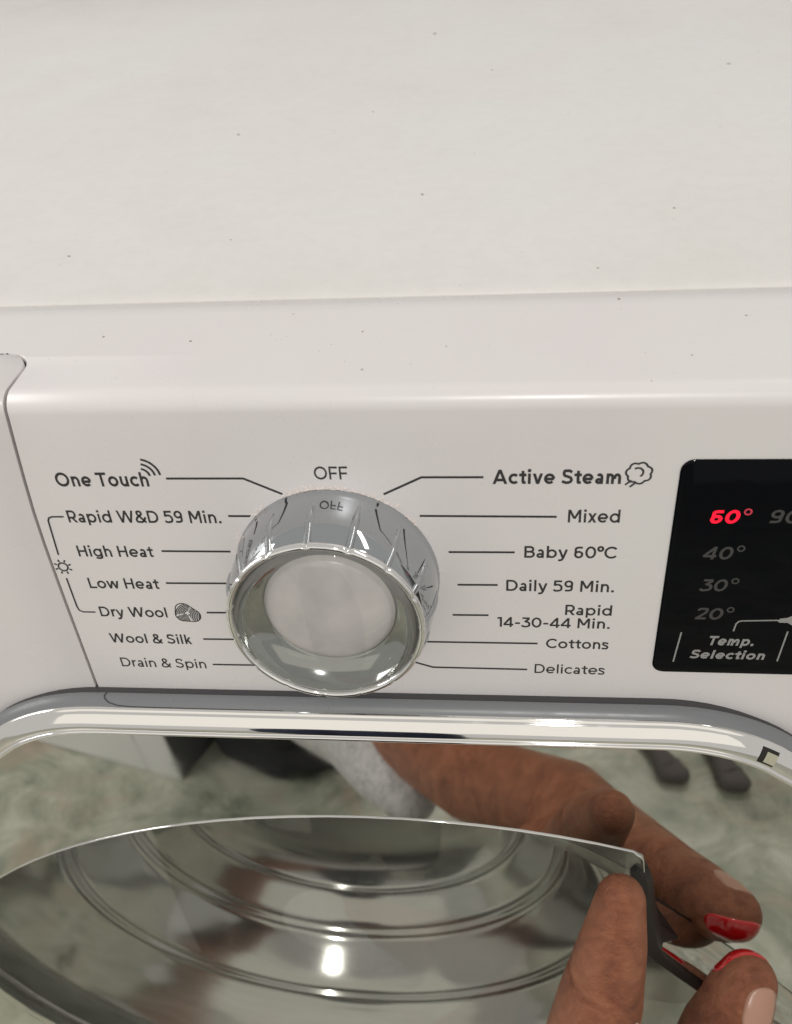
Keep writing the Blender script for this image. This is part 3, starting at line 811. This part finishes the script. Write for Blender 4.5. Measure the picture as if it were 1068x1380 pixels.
def nail(name, c, t, nrm, ln, wd, material, lift=0.55):
    t = Vector(t).normalized(); nrm = Vector(nrm).normalized(); t = (t - nrm * t.dot(nrm)).normalized(); s_ = t.cross(nrm); mb = MB(); rows = []
    for i in range(21):
        q = -1 + i / 10; row = []
        ww = wd * max(0.02, (1 - abs(q) ** 2.6)) ** 0.5
        for j in range(11):
            p = -1 + j / 5
            o_ = Vector(c) + t * ln * q + s_ * ww * p + nrm * 40
            hit_ = hand_bvh.ray_cast(o_ * S, -nrm)[0]
            z_ = hit_ / S if hit_ else o_ - nrm * 33
            row.append(tuple(z_ + nrm * lift * (1 - 0.7 * max(abs(p), abs(q)) ** 4)))
        rows.append(row)
    mb.grid(rows)
    o = obj(name, mb, material, hand, True); md = o.modifiers.new('t', 'SOLIDIFY'); md.thickness = 0.7 * S; md.offset = -1
    return o
nail('fingernail', (134, -29.5, -189), (1, 0.0, -0.14), (0.10, 0.83, 0.55), 10.4, 6.0, M['red_nail'])
nail('fingernail', (136.3, -30.5, -187), (0.3, 0.6, 0.74), (0.14, -0.90, 0.38), 8.6, 6.8, M['pale_nail'], 0.3)
M['smear'] = mat('dried_lotion', (0.50, 0.40, 0.35), 0.8)
nail('lotion_smear', (86, -48, -170), (0.25, -0.2, -0.9), (0.35, -0.6, 0.7), 5.0, 1.6, M['smear'], 0.2)
nail('lotion_smear', (84, -50, -180), (0.6, -0.2, -0.7), (0.35, -0.6, 0.7), 5.5, 2.2, M['smear'], 0.2)
sl = MB(); chain(sl, [((-24, -240, -486), 20), ((-34, -252, -493), 25), ((-60, -285, -514), 29), ((-95, -345, -562), 33), ((-148, -416, -614), 46)])
for k in range(26):
    t = rng.random(); c = Vector((-24, -240, -486)).lerp(Vector((-90, -335, -555)), t); cone(sl, c + Vector((rng.uniform(-26, 20), rng.uniform(-20, 20), rng.uniform(-24, 16))), c, rng.uniform(7, 13), 14, 10)
remeshed('sleeve', sl, M['sleeve'], person, 2.2, 3)
tr_ = MB()
for x in (-210, -80): chain(tr_, [((x, -880, FLOOR + 72), 66), ((x * .9, -880, FLOOR + 500), 78), ((x * .6 - 60, -880, FLOOR + 900), 100)])
remeshed('trousers', tr_, M['navy'], person, 9.0, 4)
for x in (-210, -80):
    sh = MB(); chain(sh, [((x, -890, FLOOR + 44), 44), ((x, -810, FLOOR + 40), 40), ((x + 6, -755, FLOOR + 30), 30)])
    remeshed('shoe', sh, M['black'], person, 5.0, 4)

# ================================================================== made-up black bag in place of the shadow beside the white box
standin = empty('dark_standin', (-245, -570, FLOOR))
tag(standin, 'made-up black bag on the floor between white box and arm, reflected in the door', 'standin')
bb = MB()
for dz in (40, 110, 180, 250):
    chain(bb, [((-318 + dz * .05, -545 - dz * .08, FLOOR + dz), 40), ((-250, -522 - dz * .1, FLOOR + dz), 44), ((-180 - dz * .03, -540 - dz * .08, FLOOR + dz), 40)])
    chain(bb, [((-310, -620, FLOOR + dz), 40), ((-190, -620, FLOOR + dz), 40)])
for dz in (75, 145, 215): chain(bb, [((-310, -575, FLOOR + dz), 62), ((-190, -575, FLOOR + dz), 62)])
remeshed('standin_body', bb, M['standin_black'], standin, 5.0, 6)
sb = MB(); sb.tube([(-290 + 80 * (k / 10), -520, FLOOR + 270 + 130 * sin(pi * k / 10)) for k in range(11)], 6, 8)
obj('standin_handle', sb, M['navy'], standin, True)

# ================================================================== white cabinet seen in the door's mirror
cab = empty('storage_box', (-480, -640, FLOOR))
tag(cab, 'white box with its shaded side painted dark grey, standing on the stone floor, reflected in the door', 'box')
P0, P1, P2 = Vector((-401, -492)), Vector((-690, -557)), Vector((-330, -640))
def wall(name, a, b_, h, m_, th=14):
    d = (b_ - a).normalized(); n_ = Vector((d.y, -d.x)); mb = MB()
    if n_.dot(Vector((-480, -640)) - a) < 0: n_ = -n_
    q = [a, b_, b_ + n_ * th, a + n_ * th]
    vs = [(p.x, p.y, z) for z in (FLOOR + 2, h) for p in q]
    mb.add(vs, [(3, 2, 1, 0), (4, 5, 6, 7), (0, 1, 5, 4), (1, 2, 6, 5), (2, 3, 7, 6), (3, 0, 4, 7)])
    return obj(name, mb, m_, cab)
wall('front_board', P0, P0.lerp(P1, 0.18), FLOOR + 420, M['cabinet'])
wall('front_board', P0.lerp(P1, 0.19), P1, FLOOR + 420, M['cabinet'])
wall('side_board', P0 + Vector((2, -2)), P2, FLOOR + 418, M['shaded_board'], 10)

# ================================================================== slippers on the floor, seen in the mirror
for (x, y, rz, lab) in ((268, -556, 0.5, 'dark slipper on the stone floor, nearer the arm in the door reflection'), (350, -550, 0.35, 'dark slipper on the stone floor, nearer the right edge in the reflection')):
    sp_ = empty('slipper', (x, y, FLOOR)); tag(sp_, lab, 'slipper', 'slippers on the floor')
    d = Vector((sin(rz), cos(rz), 0)); c = Vector((x, y, FLOOR))
    so = MB(); chain(so, [(c - d * 60 + Vector((0, 0, 13)), 13), (c + Vector((0, 0, 13)), 13), (c + d * 38 + Vector((-9, 0, 13)), 13), (c + d * 38 + Vector((9, 0, 13)), 13), (c + Vector((0, 0, 13)), 13)])
    remeshed('sole', so, M['slipper'], sp_, 4.0, 4)
    st = MB(); n_ = Vector((d.y, -d.x, 0)); st.tube([c + d * 25 + n_ * 18 * cos(t) + Vector((0, 0, 10 + 16 * sin(t))) for t in [pi * k / 10 for k in range(11)]], 2.6, 8)
    obj('strap', st, M['slipper'], sp_, True)
